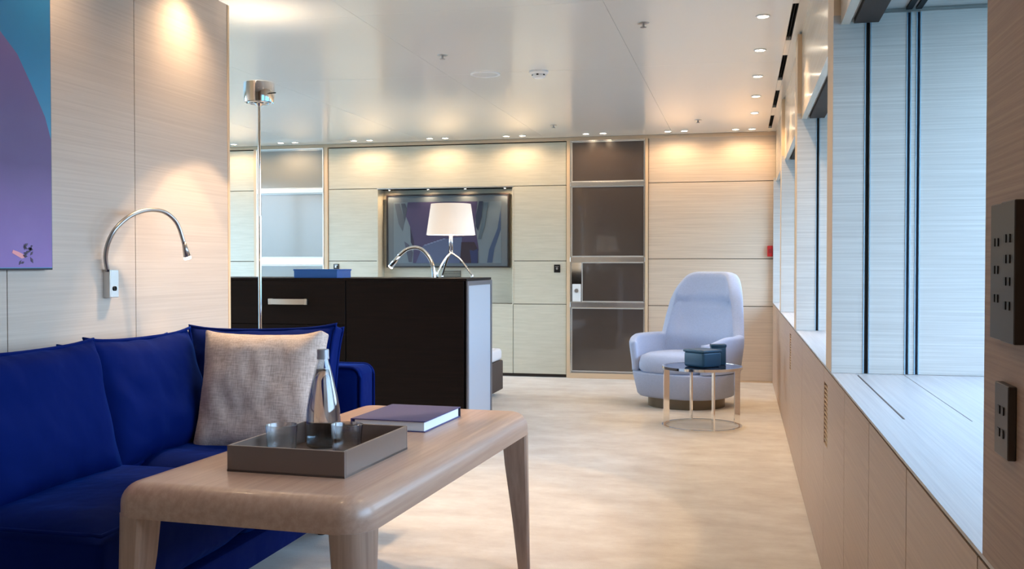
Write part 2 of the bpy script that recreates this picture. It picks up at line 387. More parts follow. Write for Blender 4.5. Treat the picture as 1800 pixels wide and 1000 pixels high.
# ledge running the length of the wall, with a lift-out hatch
ledge = thing('window_ledge', 'pale grey oak ledge running the length of the window wall', 'ledge', (0, 0, ZS-.006))
for y0, y1 in ((-1.2, 2.409), (3.375, YB)):
    obj('board', bx(XR, 1.02, y0, y1, 0, .006), oak_ledge, ledge)
obj('board', bx(XR, .361, 2.409, 3.375, 0, .006), oak_ledge, ledge); obj('board', bx(.5095, 1.02, 2.409, 3.375, 0, .006), oak_ledge, ledge)
hh = obj('hatch', bx(.367, .5075, 2.411, 3.36, .001, .0056), oak_ledge, ledge); obj('grip_slot', bx(.361, .367, 2.409, 3.375, 0, .0015), black, ledge)

# base units
cuts = [(-1.2, .10), (.10, .72), (.72, 1.335), (1.335, 1.884), (1.884, 2.418), (2.418, 2.98), (2.98, 3.70), (3.70, 5.0), (5.0, 6.26), (6.26, 7.9), (7.9, 9.6)]
names = ['oak base cabinet behind the switch pillar at the camera', 'oak base cabinet beside the camera under the switches', 'narrow oak base cabinet directly under the small switch plate',
    'oak base cabinet just beyond the switch pillar, under the near end of the ledge', 'oak base cabinet whose far joint meets the near end of the ledge hatch', 'oak base cabinet under the ledge hatch, between two vertical joints',
    'oak base cabinet with the nearer, larger slotted vent', 'long plain oak base cabinet between the two slotted vents, nearer half', 'oak base cabinet with the farther slotted vent', 'long oak base cabinet beyond both slotted vents', 'last oak base cabinet touching the back wall']
for (a, b), lb in zip(cuts, names):
    t = thing('base_cabinet', lb, 'cabinet', (.289, (a+b)/2, 0), 0, 'oak base cabinets under the window ledge'); h = (b-a)/2
    obj('carcass', bx(.018, .70, -h, h, 0, .7505), dark_gap, t)
    if b in (3.70, 6.26):
        # grille opening near the far end: the front is two boards around it
        v0, v1 = (h-.155, h-.012)
        obj('front', bx(0, .018, -h+.002, v0, .004, .7455), oak_base, t)
        bm = B(); box(bm, 0, .018, v0, v1, .004, .478); box(bm, 0, .018, v0, v1, .697, .7455); box(bm, 0, .018, v1, h-.001, .004, .7455)
        obj('front_strip', bm, oak_base, t)
        g = B(); box(g, .014, .018, v0, v1, .478, .697)
        obj('vent', g, black, t)
        s = B()
        for q in range(15):
            z = .478+.0156*q
            box(s, .001, .012, v0, v1, z-.0016, min(z+.0016, .70))
        so = obj('vent_slats', s, oak_edge, t); so['kind'] = 'stuff'
    else:
        obj('front', bx(0, .018, -h+.0025, h-.0025, .004, .7455), oak_base, t)

# ---------------------------------------------------------------- ceiling lights
dl = B()
def downlight(x, y, label, power, ang=85, blend=.7, group=None, aim=None):
    t = thing('downlight', label, 'downlight', (x, y, ZC), 0, group)
    bm = lathe(B(), [(.030, 0), (.036, -.001), (.036, -.004), (.028, -.005), (.026, -.002), (.026, 0)], 24)
    obj('trim_ring', bm, white, t, 'auto')
    obj('lens', lathe(B(), [(0, -.004), (.026, -.004), (.026, -.001), (0, -.001)], 20), lamp_on, t)
    if power: spot((x, y, ZC-.012), power*1.5, ang, blend, aim=aim)
win_row = [5.147, 5.95, 6.77, 7.57, 8.39]
ords = ['nearest', 'second', 'third', 'fourth', 'farthest']
for y, o_ in zip(win_row, ords):
    downlight(.10, y, o_+' ceiling downlight from the camera in the single row beside the black air slots', 9, 100, .8, 'single row of downlights along the windows')
pairs = [(.09, -.057), (-.52, -.672), (-1.277, -1.441), (-2.056, -2.215), (-2.83, -2.989), (-3.615, -3.782), (-4.417, -4.574), (-5.1, -5.26)]
where = ['in the corner by the windows', 'above the armchair', 'above the dark smoked-glass cabinet', 'above the right end of the television', 'above the left end of the television',
         'above the panel left of the television', 'above the pale display cabinet', 'in the bedroom corner left of the display cabinet']
for (a, b), wh in zip(pairs, where):
    downlight(a, 9.375, 'right one of the downlight pair '+wh, 1.6, 168, .6, 'paired downlights along the back wall')
    downlight(b, 9.375, 'left one of the downlight pair '+wh, 1.6, 168, .6, 'paired downlights along the back wall')
for x, y, pw, ang, bl, lb in ((-1.80, 4.02, 22, 72, .08, 'ceiling downlight casting the tall arch of light on the sofa wall'),
        (-1.84, 3.80, 14, 66, .12, 'ceiling downlight casting the lower arch of light on the sofa wall'),
        (-2.2, 3.85, 7, 130, 1, 'ceiling downlight close above the sofa wall near its end'),
        (-2.2, 2.95, 4, 130, 1, 'ceiling downlight close above the sofa wall by the painting'),
        (-1.3, 2.2, 5, 110, 1, 'unseen ceiling downlight added above the coffee table'), (-.3, 3.2, 8, 110, 1, 'unseen ceiling downlight added over the walkway'),  # both added out of view to light the near end
        (-.4, 1.0, 5, 110, 1, 'unseen ceiling downlight added nearest the camera'), (-3.4, 4.6, 16, 140, 1, 'unseen ceiling downlight added between the sofa partition and the bed'), (-.9, 7.0, 12, 120, 1, 'ceiling downlight over the open floor')):  # first two added out of view; the second brightens the bedroom
    if lb.endswith('open floor'): continue
    downlight(x, y, lb, pw, ang, bl)

def sprinkler(x, y, lb):
    t = thing('sprinkler', lb, 'sprinkler', (x, y, ZC), 0, 'ceiling sprinklers')
    obj('rose', lathe(B(), [(0, 0), (.03, 0), (.03, -.003), (.02, -.005), (0, -.005)], 20), nickel, t)
    obj('deflector', lathe(B(), [(0, -.005), (.007, -.005), (.006, -.02), (.016, -.022), (.016, -.025), (0, -.028)], 14), steel_dark, t)
sprinkler(-.495, 5.153, 'small metal ceiling sprinkler nearest the camera'); sprinkler(-1.73, 5.68, 'small metal ceiling sprinkler left of the round ceiling speaker')
sprinkler(-.368, 8.71, 'tiny ceiling sprinkler above the armchair'); sprinkler(-1.634, 8.74, 'tiny ceiling sprinkler above the post left of the dark cabinet')
t = thing('ceiling_speaker', 'flat round white ceiling speaker beside the smoke detector', 'speaker', (-1.629, 6.30, ZC))
obj('rim', lathe(B(), [(.082, 0), (.097, 0), (.097, -.006), (.09, -.009), (.082, -.004)], 40), white, t, 'auto')
obj('grille', lathe(B(), [(0, -.003), (.082, -.003), (.082, 0), (0, 0)], 40), mat('speaker_grille', lin(214, 214, 210), .6, bump=(900, .3, .001)), t)
t = thing('smoke_detector', 'white domed smoke detector on the ceiling', 'smoke detector', (-1.271, 6.285, ZC))
obj('base', lathe(B(), [(0, 0), (.062, 0), (.062, -.012), (.05, -.02), (0, -.02)], 32), white, t, 'auto')
obj('chamber', lathe(B(), [(.044, -.02), (.044, -.034), (.03, -.046), (0, -.048)], 28), white, t, 'auto')
for q in range(6):
    a = q*PI/3; obj('vent_slot', bx(-.007, .007, .0405, .0445, -.032, -.023), black, t).rotation_euler = (0, 0, a)

# ---------------------------------------------------------------- television, grille, switches on the back wall
t = thing('television', 'wall television framed like a picture in the lit niche', 'television', (-2.917, YB+.125, 1.453))
TW, TH = .648, .373
bm = B(); f = .014
for q in ((-TW, TW, -TH, -TH+f), (-TW, TW, TH-f, TH), (-TW, -TW+f, -TH+f, TH-f), (TW-f, TW, -TH+f, TH-f)): box(bm, q[0], q[1], -.03, .05, q[2], q[3])
obj('frame', bm, mat('tv_frame', lin(38, 30, 28), .35), t)
obj('screen', bx(-TW+f, TW-f, -.02, .03, -TH+f, TH-f), mat('tv_mount_grey', lin(98, 106, 112), .25), t)
def flat(par, name, polys, y, m, sx, sz, ox, oz, th=.001):
    bm = B()
    for p in polys:
        vs = [bm.verts.new((ox+a*sx, y, oz-b*sz)) for a, b in p]; bm.faces.new(vs)
        vb = [bm.verts.new((v.co.x, y+th, v.co.z)) for v in vs]
        for i in range(len(vs)): bm.faces.new((vs[i], vb[i], vb[(i+1) % len(vs)], vs[(i+1) % len(vs)]))
    return obj(name, bm, m, par)
# picture coordinates measured in hundredths of the image area
k = 1.296/1190; ox, oz = -TW, TH
def pic(pts): return [((x-110), (y-135)) for x, y in pts]
def fp(name, pts, col, y): flat(t, name, [pic(pts)], y, mat('print_'+name+str(len(bpy.data.materials)), col, .3), k, k*1.03, ox, oz)
fp('picture', [(180, 205), (1225, 205), (1225, 760), (180, 760)], lin(100, 112, 120), -.0215)
fp('print_shape', [(320, 205), (1000, 205), (975, 400), (1010, 640), (960, 760), (370, 760), (380, 590), (345, 430), (300, 330)], lin(62, 54, 84), -.023)
fp('print_shape', [(470, 600), (640, 545), (850, 525), (850, 760), (400, 760), (430, 690)], lin(74, 84, 112), -.0245)
fp('print_shape', [(845, 570), (970, 570), (1005, 640), (1005, 760), (830, 760)], lin(46, 34, 44), -.026)
fp('print_shape', [(925, 640), (960, 650), (1005, 630), (1000, 760), (940, 760)], lin(40, 48, 84), -.0275)
fp('print_shape', [(1015, 205), (1050, 205), (1040, 340), (1005, 470), (985, 430), (985, 340)], lin(34, 44, 66), -.0275)
fp('print_shape', [(1060, 215), (1105, 215), (1070, 420), (1030, 545), (1005, 545), (1040, 400)], lin(70, 86, 98), -.0275)
fp('print_shape', [(1222, 270), (1222, 460), (1160, 630), (1140, 757), (1090, 757), (1110, 640), (1190, 450)], lin(56, 72, 98), -.023)
fp('print_shape', [(190, 215), (240, 215), (290, 380), (270, 470), (230, 400)], lin(78, 84, 92), -.023)
fp('print_shape', [(255, 215), (295, 215), (315, 270), (290, 390)], lin(60, 66, 78), -.0245)
fp('print_shape', [(285, 560), (330, 590), (370, 660), (360, 750), (330, 750)], lin(66, 68, 82), -.0245)
fp('print_shape', [(345, 430), (380, 560), (380, 620), (350, 570)], lin(40, 36, 56), -.0245)
for i in range(7):
    fp('print_shape', [(480+i*30, 600-i*9), (505+i*30, 598-i*9), (512+i*30, 590-i*9), (488+i*30, 590-i*9)], lin(112, 122, 150), -.026)
t = thing('wall_vent', 'small slatted vent grille under the television', 'air vent', (-2.885, YB+.18, 1.014))
obj('vent_back', bx(-.0925, .0925, -.004, 0, -.037, .037), black, t)
for q in range(7): obj('slat', bx(-.09, .09, -.014, -.004, -.036+q*.0115, -.032+q*.0115), cream, t)
for x, z, W_, H_, lb in ((-1.76, 1.071, .031, .039, 'dark wall switch plate left of the smoked-glass cabinet'), (-4.077, 1.086, .029, .030, 'dark wall switch plate above the blue box')):
    t = thing('wall_switch', lb, 'switch', (x, YB, z)); obj('plate', bx(-W_, W_, -.009, 0, -H_, H_, bev=.002), bronze_d, t)
    obj('knob', lathe(B(), [(0, 0), (.012, 0), (.011, .008), (0, .009)], 18), nickel, t).matrix_local = Matrix.Translation((0, -.009, 0)) @ Matrix.Rotation(PI/2, 4, 'X')
    obj('rocker', bx(-.018, .018, -.012, -.009, .016, .022), nickel, t)
# small lamps inside the niche
for i, x in enumerate((-3.515, -3.1, -2.71, -2.3)):
    wh = ['far left', 'second from left', 'second from right', 'far right'][i]
    t = thing('niche_light', 'tiny recessed light at the top of the television niche, '+wh, 'downlight', (x, YB+.05, 1.875), 0, 'niche lights')
    obj('housing', lathe(B(), [(0, .004), (.014, .004), (.014, -.004), (.009, -.006), (0, -.004)], 16), nickel, t)
    obj('lens', lathe(B(), [(0, -.0065), (.008, -.0065), (.008, -.004), (0, -.004)], 12), lamp_on, t)
    spot((x, YB+.05, 1.866), 1.6, 150, 1, aim=(x, YB+.12, 1.6), r=.006)
t = thing('socket_panel', 'socket plate in the mirrored strip of the smoked-glass cabinet', 'socket', (-1.566, YB-.008, .835))
obj('plate', bx(-.042, .042, -.008, 0, -.085, .085, bev=.002), white, t)
obj('socket', lathe(B(), [(.020, 0), (.020, .006), (.015, .006), (.015, .001), (0, .001)], 20), nickel, t).matrix_local = Matrix.Translation((0, -.008, .02)) @ Matrix.Rotation(PI/2, 4, 'X')
t = thing('alarm_box', 'small red alarm call point where the back wall meets the windows', 'alarm', (.262, YB-.001, 1.235))
obj('housing', bx(-.026, .024, -.04, 0, -.05, .05, bev=.004), red_p, t); obj('press_plate', bx(-.016, .014, -.044, -.04, -.02, .02), mat('alarm_white', lin(150, 20, 20), .4), t)

# switch plates on the pillar
def switch_plate(name, lb, y0, y1, z0, z1, rows, dx=.008):
    yc, zc = (y0+y1)/2, (z0+z1)/2; t = thing(name, lb, 'switch', (XR, yc, zc))
    h, v = (y1-y0)/2, (z1-z0)/2
    obj('plate', bx(-dx, 0, -h, h, -v, v, bev=.001, seg=1), bronze, t)
    for z in rows:
        for s in (-.4, .12):
            obj('button', bx(-dx-.0012, -dx, s*h*1.1, s*h*1.1+.3*h, z-zc-.0045, z-zc+.0045), bronze_d, t)
switch_plate('switch_plate', 'left tall bronze switch plate on the pillar, three rows of buttons', 1.192, 1.243, 1.026, 1.178, (1.135, 1.104, 1.072))
switch_plate('switch_plate', 'right tall bronze switch plate cut by the picture edge, four rows of buttons', 1.128, 1.184, 1.026, 1.178, (1.138, 1.116, 1.092, 1.066), .011)
switch_plate('switch_plate', 'small lower bronze switch plate on the pillar', 1.156, 1.213, .899, .979, (.950, .925), .009)

# ---------------------------------------------------------------- painting on the sofa wall
XA = -2.32
t = thing('painting', 'large purple and blue painting cropped at the left edge', 'painting', (-2.35, 2.3, 1.62))
def ly(y): return y-2.3
def lz(z): return z-1.62
obj('canvas_edge', bx(.0, .028, ly(1.55), ly(3.0), lz(1.092), lz(2.27)), mat('canvas_edge', (.01, .01, .02), .5), t)
def grad_mat(name, stops, axis, lo, hi, nsc=3, amt=.12):
    m = bpy.data.materials.new(name); m.use_nodes = True; T = m.node_tree; p = T.nodes['Principled BSDF']; p.inputs['Roughness'].default_value = .3
    tc = T.nodes.new('ShaderNodeTexCoord'); s = T.nodes.new('ShaderNodeSeparateXYZ'); T.links.new(tc.outputs['Object'], s.inputs[0])
    mr = T.nodes.new('ShaderNodeMapRange'); mr.inputs['From Min'].default_value = lo; mr.inputs['From Max'].default_value = hi
    n = T.nodes.new('ShaderNodeTexNoise'); n.inputs['Scale'].default_value = nsc; n.inputs['Detail'].default_value = 6; T.links.new(tc.outputs['Object'], n.inputs['Vector'])
    ad = T.nodes.new('ShaderNodeMath'); ad.operation = 'MULTIPLY_ADD'; ad.inputs[1].default_value = amt*2
    T.links.new(s.outputs[axis], mr.inputs['Value']); T.links.new(n.outputs['Fac'], ad.inputs[0]); T.links.new(mr.outputs[0], ad.inputs[2])
    sb = T.nodes.new('ShaderNodeMath'); sb.operation = 'SUBTRACT'; sb.inputs[1].default_value = amt; T.links.new(ad.outputs[0], sb.inputs[0])
    r = T.nodes.new('ShaderNodeValToRGB'); T.links.new(sb.outputs[0], r.inputs[0]); T.links.new(r.outputs[0], p.inputs['Base Color'])
    r.color_ramp.elements[0].position = stops[0][0]; r.color_ramp.elements[0].color = (*stops[0][1], 1)
    r.color_ramp.elements[1].position = stops[-1][0]; r.color_ramp.elements[1].color = (*stops[-1][1], 1)
    for a, c in stops[1:-1]: e = r.color_ramp.elements.new(a); e.color = (*c, 1)
    return m
bm = B(); box(bm, .028, .030, ly(1.556), ly(2.996), lz(1.098), lz(2.264))
obj('blue_field', bm, grad_mat('paint_blue', [(0, lin(56, 150, 195)), (.5, lin(32, 126, 178)), (1, lin(16, 98, 148))], 2, -.1, .5), t)
arc = [(1.56, 1.95), (2.2, 2.12), (2.55, 2.03), (2.758, 1.858), (2.834, 1.801), (2.90, 1.71), (2.965, 1.614), (2.994, 1.54), (2.994, 1.10), (1.56, 1.10)]
bm = B(); prism_x(bm, [(ly(a), lz(b)) for a, b in arc], .030, .0312)
obj('purple_form', bm, grad_mat('paint_purple', [(0, lin(136, 100, 176)), (.2, lin(112, 70, 150)), (.42, lin(82, 54, 122)), (.6, lin(98, 86, 138)), (1, lin(116, 96, 148))], 2, -.52, .3, 4, .1), t)
bm = B()
prism_x(bm, [(ly(a), lz(b)) for a, b in ((2.80, 1.148), (2.845, 1.130), (2.862, 1.134), (2.85, 1.145), (2.83, 1.152), (2.805, 1.158))], .0312, .032)
obj('pink_stroke', bm, mat('paint_pink', lin(240, 160, 165), .4), t)
bm = B(); random.seed(2)
for q in range(14):
    y, z = 2.865+random.uniform(-.03, .03), 1.145+random.uniform(-.03, .03); s = random.uniform(.003, .007); a = random.random()*3
    prism_x(bm, [(ly(y+s*math.cos(a+i*PI/2)*(1 if i % 2 else 2)), lz(z+s*math.sin(a+i*PI/2)*(1 if i % 2 else 2))) for i in range(4)], .0312, .032)
obj('dark_strokes', bm, mat('paint_dark', lin(60, 36, 70), .4), t)['kind'] = 'stuff'

# ---------------------------------------------------------------- gooseneck reading light on the sofa wall
t = thing('reading_light', 'steel gooseneck reading light on the sofa wall beside the painting', 'wall lamp', (-2.35, 3.344, .985))
def rl(p): return (p[0]+2.35, p[1]-3.344, p[2]-.985)
obj('mount', bx(0, .030, -.026, .026, 0, .106, bev=.002), nickel, t)
obj('face_plate', bx(.030, .032, -.024, .024, .002, .104), chrome, t)
obj('socket', lathe(B(), [(0, 0), (.009, 0), (.009, .004), (.006, .004), (.006, .001), (0, .001)], 18), black, t).matrix_local = Matrix.Translation((.032, 0, .034)) @ Matrix.Rotation(PI/2, 4, 'Y')
gp = sweep([rl(p) for p in ((-2.33, 3.318, 1.085), (-2.325, 3.30, 1.142), (-2.31, 3.297, 1.195), (-2.29, 3.318, 1.249), (-2.27, 3.379, 1.297), (-2.25, 3.46, 1.322), (-2.235, 3.542, 1.320), (-2.22, 3.590, 1.294), (-2.21, 3.616, 1.256), (-2.2, 3.634, 1.195))], 6)
obj('gooseneck', tube(B(), gp, .0085, 12), steel_dark, t, True)
hp = [rl(p) for p in ((-2.2, 3.634, 1.20), (-2.198, 3.640, 1.172), (-2.195, 3.648, 1.142))]
obj('lamp_head', tube(B(), hp, [.0085, .011, .0145], 16), steel_dark, t, True)
hl = tube(B(), [rl((-2.195, 3.648, 1.1425)), rl((-2.194, 3.6505, 1.133))], .0145, 16)
obj('lamp_lens', hl, lamp_on, t)
spot((-2.193, 3.653, 1.125), 1.4, 90, .8, aim=(-2.15, 3.72, .5), r=.01)

# ---------------------------------------------------------------- sofa
sofa = thing('sofa', 'deep blue velvet sofa along the left wall', 'sofa', (-2.34, 2.2, 0))
X0, X1 = 0, .76         # depth away from the wall
Y1 = 1.70
obj('back_frame', bx(.005, .13, 0, Y1-.17, .10, .74, bev=.03, seg=3), velvet, sofa, 'auto')
obj('base_rail', bx(.01, X1, .0, Y1-.17, .10, .20, bev=.012), velvet, sofa, 'auto')
for yy_ in (.06, Y1-.1):
    for xx_ in (.08, .66): obj('leg', lathe(B(), [(0, 0), (.016, 0), (.024, .10), (0, .10)], 14, (xx_, yy_)), black, sofa)
def soft_box(W, D, H, n=22, bulge=.02, ear=.0, wr=.003, seed=0):
    """box cushion in local coords: x in +-W/2, y in +-D/2 (thin), z in +-H/2"""
    bm = B(); bmesh.ops.create_cube(bm, size=2)
    bmesh.ops.subdivide_edges(bm, edges=bm.edges[:], cuts=n, use_grid_fill=True)
    for v in bm.verts:
        u, y, s = v.co
        fu, fs = 1-u*u, 1-s*s
        rr = .14
        # round the rim
        def soft(a): return a
        prof = (max(0, fu)**.5*max(0, fs)**.5)
        X = u*(W/2)*(1-.035*fs*(1 if ear else 0)+ear*abs(s)**6*.5)
        Z = s*(H/2)*(1-.045*fu*(1 if ear else 0)+ear*abs(u)**6)
        Y = y*(D/2)*(.62+.38*min(1, (fu*2.2))**.5*min(1, (fs*2.2))**.5)+y*bulge*prof
        nz = noise.noise(Vector((u*1.7+seed, y, s*1.7)))*.6+noise.noise(Vector((u*5+seed, s*2.2+u*2, y)))*.45
        q = Vector((X, Y, Z)); q += Vector((0, y, 0))*nz*wr*4
        v.co = q
    return bm
def rim_pts(W, H, ear, y, N=20, rc=.92):
    pts = []
    for side in range(4):
        for k in range(N):
            a = -1+2*k/N
            u, s = [(a, -1), (1, a), (-a, 1), (-1, -a)][side]
            fu, fs = 1-u*u, 1-s*s
            X = u*(W/2)*(1-.035*fs*(1 if ear else 0)+ear*abs(s)**6*.5); Z = s*(H/2)*(1-.045*fu*(1 if ear else 0)+ear*abs(u)**6)
            pts.append((X, y, Z))
    return pts
def cushion(par, name, W, D, H, loc, rot, bulge=.03, ear=.02, seed=0, m=velvet, pipe=True):
    o = obj(name, soft_box(W, D, H, bulge=bulge, ear=ear, seed=seed, wr=.005), m, par, True)
    M = Matrix.Translation(loc) @ rot; o.matrix_local = M
    md = o.modifiers.new('smooth', 'SUBSURF'); md.levels = 1; md.render_levels = 1
    if pipe:
        for y in (-D*.31, D*.31):
            p = obj('piping', loop_tube(B(), rim_pts(W, H, ear, y), .0065), m, o, True)
    return o
def R3(z=0, tilt=0, roll=0): return Matrix.Rotation(z, 4, 'Z') @ Matrix.Rotation(tilt, 4, 'X') @ Matrix.Rotation(roll, 4, 'Y')
# seat cushions (thin axis vertical)
for i, (a, b) in enumerate(((0.0, .77), (.775, 1.53))):
    o = obj('seat_cushion', soft_box(b-a, .25, .64, bulge=.012, seed=3+i, wr=.001), velvet, sofa, True)
    o.matrix_local = Matrix.Translation((.13+.32, (a+b)/2, .325)) @ Matrix.Rotation(PI/2, 4, 'Z') @ Matrix.Rotation(PI/2, 4, 'X')
    md = o.modifiers.new('smooth', 'SUBSURF'); md.levels = 1; md.render_levels = 1
    fr = loop_tube(B(), rim_pts(b-a, .64, 0, .1), .006); obj('piping', fr, velvet, o, True)
# arm at the far end: box arm with piped edges
arm = obj('armrest', bx(.0, .855, Y1-.16, Y1, .10, .70, bev=.035, seg=4), velvet, sofa, 'auto')
for y in (Y1-.16, Y1):
    pts = []
    for (cx, cz, a0) in ((.855-.045, .70-.045, 0), (.045, .70-.045, 90), (.045, .145, 180), (.855-.045, .145, 270)):
        for q in range(6):
            a = math.radians(a0+q*18); pts.append((cx+.042*math.cos(a), y+(.006 if y < Y1-.1 else -.006), cz+.042*math.sin(a)))
    obj('piping', loop_tube(B(), pts, .0065), velvet, arm, True)
# loose cushions are things of their own
def loose(name, label, W, D, H, wloc, rot, m, bulge, ear, seed, group=None, pipe=True):
    t = thing(name, label, 'cushion', wloc, 0, group)
    c = cushion(t, 'cover', W, D, H, (0, 0, 0), rot, bulge, ear, seed, m, pipe)
    return t
HZ = R3(z=-PI/2, tilt=math.radians(0))
def face_x(tilt, yaw=0): return Matrix.Rotation(PI/2+yaw, 4, 'Z') @ Matrix.Rotation(-math.radians(tilt), 4, 'X')
gq = 'blue velvet back cushions on the sofa'
loose('back_cushion', 'blue velvet back cushion at the left edge of the photo, below the painting', .63, .17, .44, (-2.075, 2.56, .632), face_x(14), velvet, .035, .03, 1, gq)
loose('back_cushion', 'blue velvet back cushion in the middle of the sofa, left of the beige pillow', .58, .17, .44, (-2.085, 3.165, .630), face_x(14, -.05), velvet, .035, .05, 7, gq)
loose('back_cushion', 'blue velvet cushion leaning on the far armrest behind the beige pillow', .60, .13, .46, (-1.825, 3.56, .63), R3(z=math.radians(2), tilt=-math.radians(14), roll=-math.radians(1.2)), velvet, .03, .05, 12, gq)
loose('throw_pillow', 'beige linen throw pillow with woven texture', 0.455, .10, .45, (-1.716, 3.345, .635), R3(z=math.radians(4), tilt=-math.radians(14)), linen, .045, .045, 21, None, False)

# ---------------------------------------------------------------- coffee table and what stands on it
PH = -math.radians(3); KT = .954
def fit(bm):                       # everything on the table is drawn at one scale
    bmesh.ops.scale(bm, vec=(KT, KT, KT), verts=bm.verts); return bm
wv = Vector((math.cos(PH), math.sin(PH), 0)); dv = Vector((-math.sin(PH), math.cos(PH), 0))
def tw(a, b, z): return tuple((wv*a+dv*b)*KT+Vector((0, 0, z)))
TWX, TLY = .70*KT, 1.53*KT
tc_ = tw(-1.311, 2.875, 0)
tab = thing('coffee_table', 'bleached oak coffee table with rounded edges and tapered legs', 'table', tc_, PH)
bm = B(); hx, hy = TWX/2, TLY/2
prof = []
Rr = .075
for q in range(7):
    a = q/6*PI/2; prof.append((.055*(1-math.sin(a)) if False else .055*(1-math.cos(PI/2-a)), 0))
def rrect(hx, hy, r, n=8):
    out = []
    for cx, cy, a0 in ((hx-r, hy-r, 0), (-hx+r, hy-r, 90), (-hx+r, -hy+r, 180), (hx-r, -hy+r, 270)):
        for q in range(n+1):
            a = math.radians(a0+90*q/n); out.append((cx+r*math.cos(a), cy+r*math.sin(a)))
    return out
levels = [(.50, .012), (.478, 0.012), (.478, 0), (.49, 0), (.505, 0)]
E_ = .053
rings = []
lv = [(.507, .0), (.512, -.0), (.532, 0)]
for q in range(1, 9):
    a = q/8*PI/2; lv.append((.532+E_*math.sin(a), E_*(1-math.cos(a))))
for z, ins in lv:
    rings.append([bm.verts.new((x, y, z)) for x, y in rrect(hx-ins, hy-ins, max(.075-ins, .02))])
for r0, r1 in zip(rings, rings[1:]):
    n = len(r0)
    for k_ in range(n): bm.faces.new((r0[k_], r0[(k_+1) % n], r1[(k_+1) % n], r1[k_]))
bm.faces.new(rings[-1]); bm.faces.new(rings[0][::-1])
obj('tabletop', bm, table_wood, tab, 'auto')
for sx in (-1, 1):
    for sy in (-1, 1):
        bm = B(); rs = []
        for z, s in ((0, .040), (.20, .058), (.40, .080), (.509, .088)):
            # outer corner stays in the corner, leg narrows toward it
            pts = [(0, 0), (-s, 0), (-s, -s), (0, -s)]
            r_ = min(.068, s*.75); pts = []
            for q in range(7):
                a = math.radians(90*q/6); pts.append((-r_+r_*math.cos(a), -r_+r_*math.sin(a)))
            pts += [(-s+.006, 0), (-s, -.006), (-s, -s), (-.006, -s), (0, -s+.006)]
            rs.append([bm.verts.new((sx*(hx-.001+x), sy*(hy-.001+y), z)) for x, y in pts])
        for r0, r1 in zip(rs, rs[1:]):
            n = len(r0)
            for k_ in range(n): bm.faces.new((r0[k_], r0[(k_+1) % n], r1[(k_+1) % n], r1[k_]))
        bm.faces.new(rs[0][::-1]); bm.faces.new(rs[-1])
        obj('leg', bm, leg_wood, tab, 'auto')
ZT = .585
t = thing('tray', 'taupe leather tray on the coffee table', 'tray', tw(-1.285, 2.545, ZT), PH)
tx, ty, th_, ww = .171, .215, .07, .008
obj('tray_bottom', fit(bx(-tx, tx, -ty, ty, 0, .006)), tray_in, t)
for q in ((-tx, tx, -ty, -ty+ww), (-tx, tx, ty-ww, ty), (-tx, -tx+ww, -ty+ww, ty-ww), (tx-ww, tx, -ty+ww, ty-ww)):
    obj('tray_side', fit(bx(q[0], q[1], q[2], q[3], .0, th_, bev=.0012, seg=1)), tray_leather, t)
t = thing('book', 'closed hardback with plum cover behind the tray', 'book', tw(-1.30, 3.225, ZT), PH)
obj('back_cover', fit(bx(-.132, .132, -.177, .177, 0, .003)), book_cloth, t); obj('front_cover', fit(bx(-.132, .132, -.177, .177, .033, .036)), book_cloth, t)
obj('pages', fit(bx(-.122, .126, -.171, .171, .003, .033)), paper, t)
obj('spine', fit(bx(-.135, -.130, -.177, .177, 0, .036, bev=.001)), book_cloth, t)
obj('spine_edge', fit(bx(-.132, .132, .1765, .180, 0, .036)), mat('book_dark', lin(28, 24, 40), .5), t)
# bottle
t = thing('water_bottle', 'clear glass bottle of water with grey cap in the tray', 'bottle', tw(-1.36, 2.70, ZT+.0062))
po = [(0, 0), (.044, 0), (.050, .006), (.0515, .03), (.0515, .075), (.049, .115), (.042, .155), (.032, .20), (.023, .235), (.017, .255), (.0155, .262), (.0155, .280)]
pi_ = [(.0125, .280), (.0125, .262), (.0135, .255), (.0195, .235), (.0285, .20), (.0385, .155), (.0455, .115), (.048, .075), (.048, .03), (.046, .010), (.02, .007), (0, .007)]
obj('glass_body', fit(lathe(B(), po+pi_, 48)), glass_m, t, True)
wp = [(0, .0068), (.02, .0068), (.0462, .0098), (.0482, .03), (.0482, .075), (.0457, .115), (.0387, .155), (.0287, .20), (.0205, .232), (0, .232)]
obj('water', fit(lathe(B(), wp, 48)), water_m, t, True)
cap = lathe(B(), [(0, .262), (.0185, .262), (.0185, .268), (.0178, .269), (.0178, .288), (.0165, .291), (0, .291)], 32)
obj('cap', fit(cap), mat('grey_cap', lin(150, 152, 160), .35, .3), t, 'auto')
def tumbler(a, b, lb):
    t = thing('tumbler', lb, 'glass', tw(a, b, ZT+.0062), 0, 'cut glass tumblers in the tray')
    bm = B(); n = 48; P_ = [(0, 0), (.036, 0), (.0395, .004), (.041, .045), (.0445, .094), (.045, .095), (.0435, .0955), (.0425, .094), (.039, .045), (.0365, .014), (.02, .012), (0, .012)]
    rings = []
    for i, (r, z) in enumerate(P_):
        if r == 0: rings.append([bm.verts.new((0, 0, z))]); continue
        rg = []
        for k_ in range(n):
            rr = r-(.0016 if (k_ % 3 == 0 and 1 <= i <= 3) else 0)
            rg.append(bm.verts.new((rr*math.cos(2*PI*k_/n), rr*math.sin(2*PI*k_/n), z)))
        rings.append(rg)
    for A_, B_ in zip(rings, rings[1:]):
        for k_ in range(n):
            k2 = (k_+1) % n
            if len(A_) == 1: bm.faces.new((A_[0], B_[k_], B_[k2]))
            elif len(B_) == 1: bm.faces.new((A_[k_], A_[k2], B_[0]))
            else: bm.faces.new((A_[k_], A_[k2], B_[k2], B_[k_]))
    obj('bowl', fit(bm), tumbler_m, t, True)
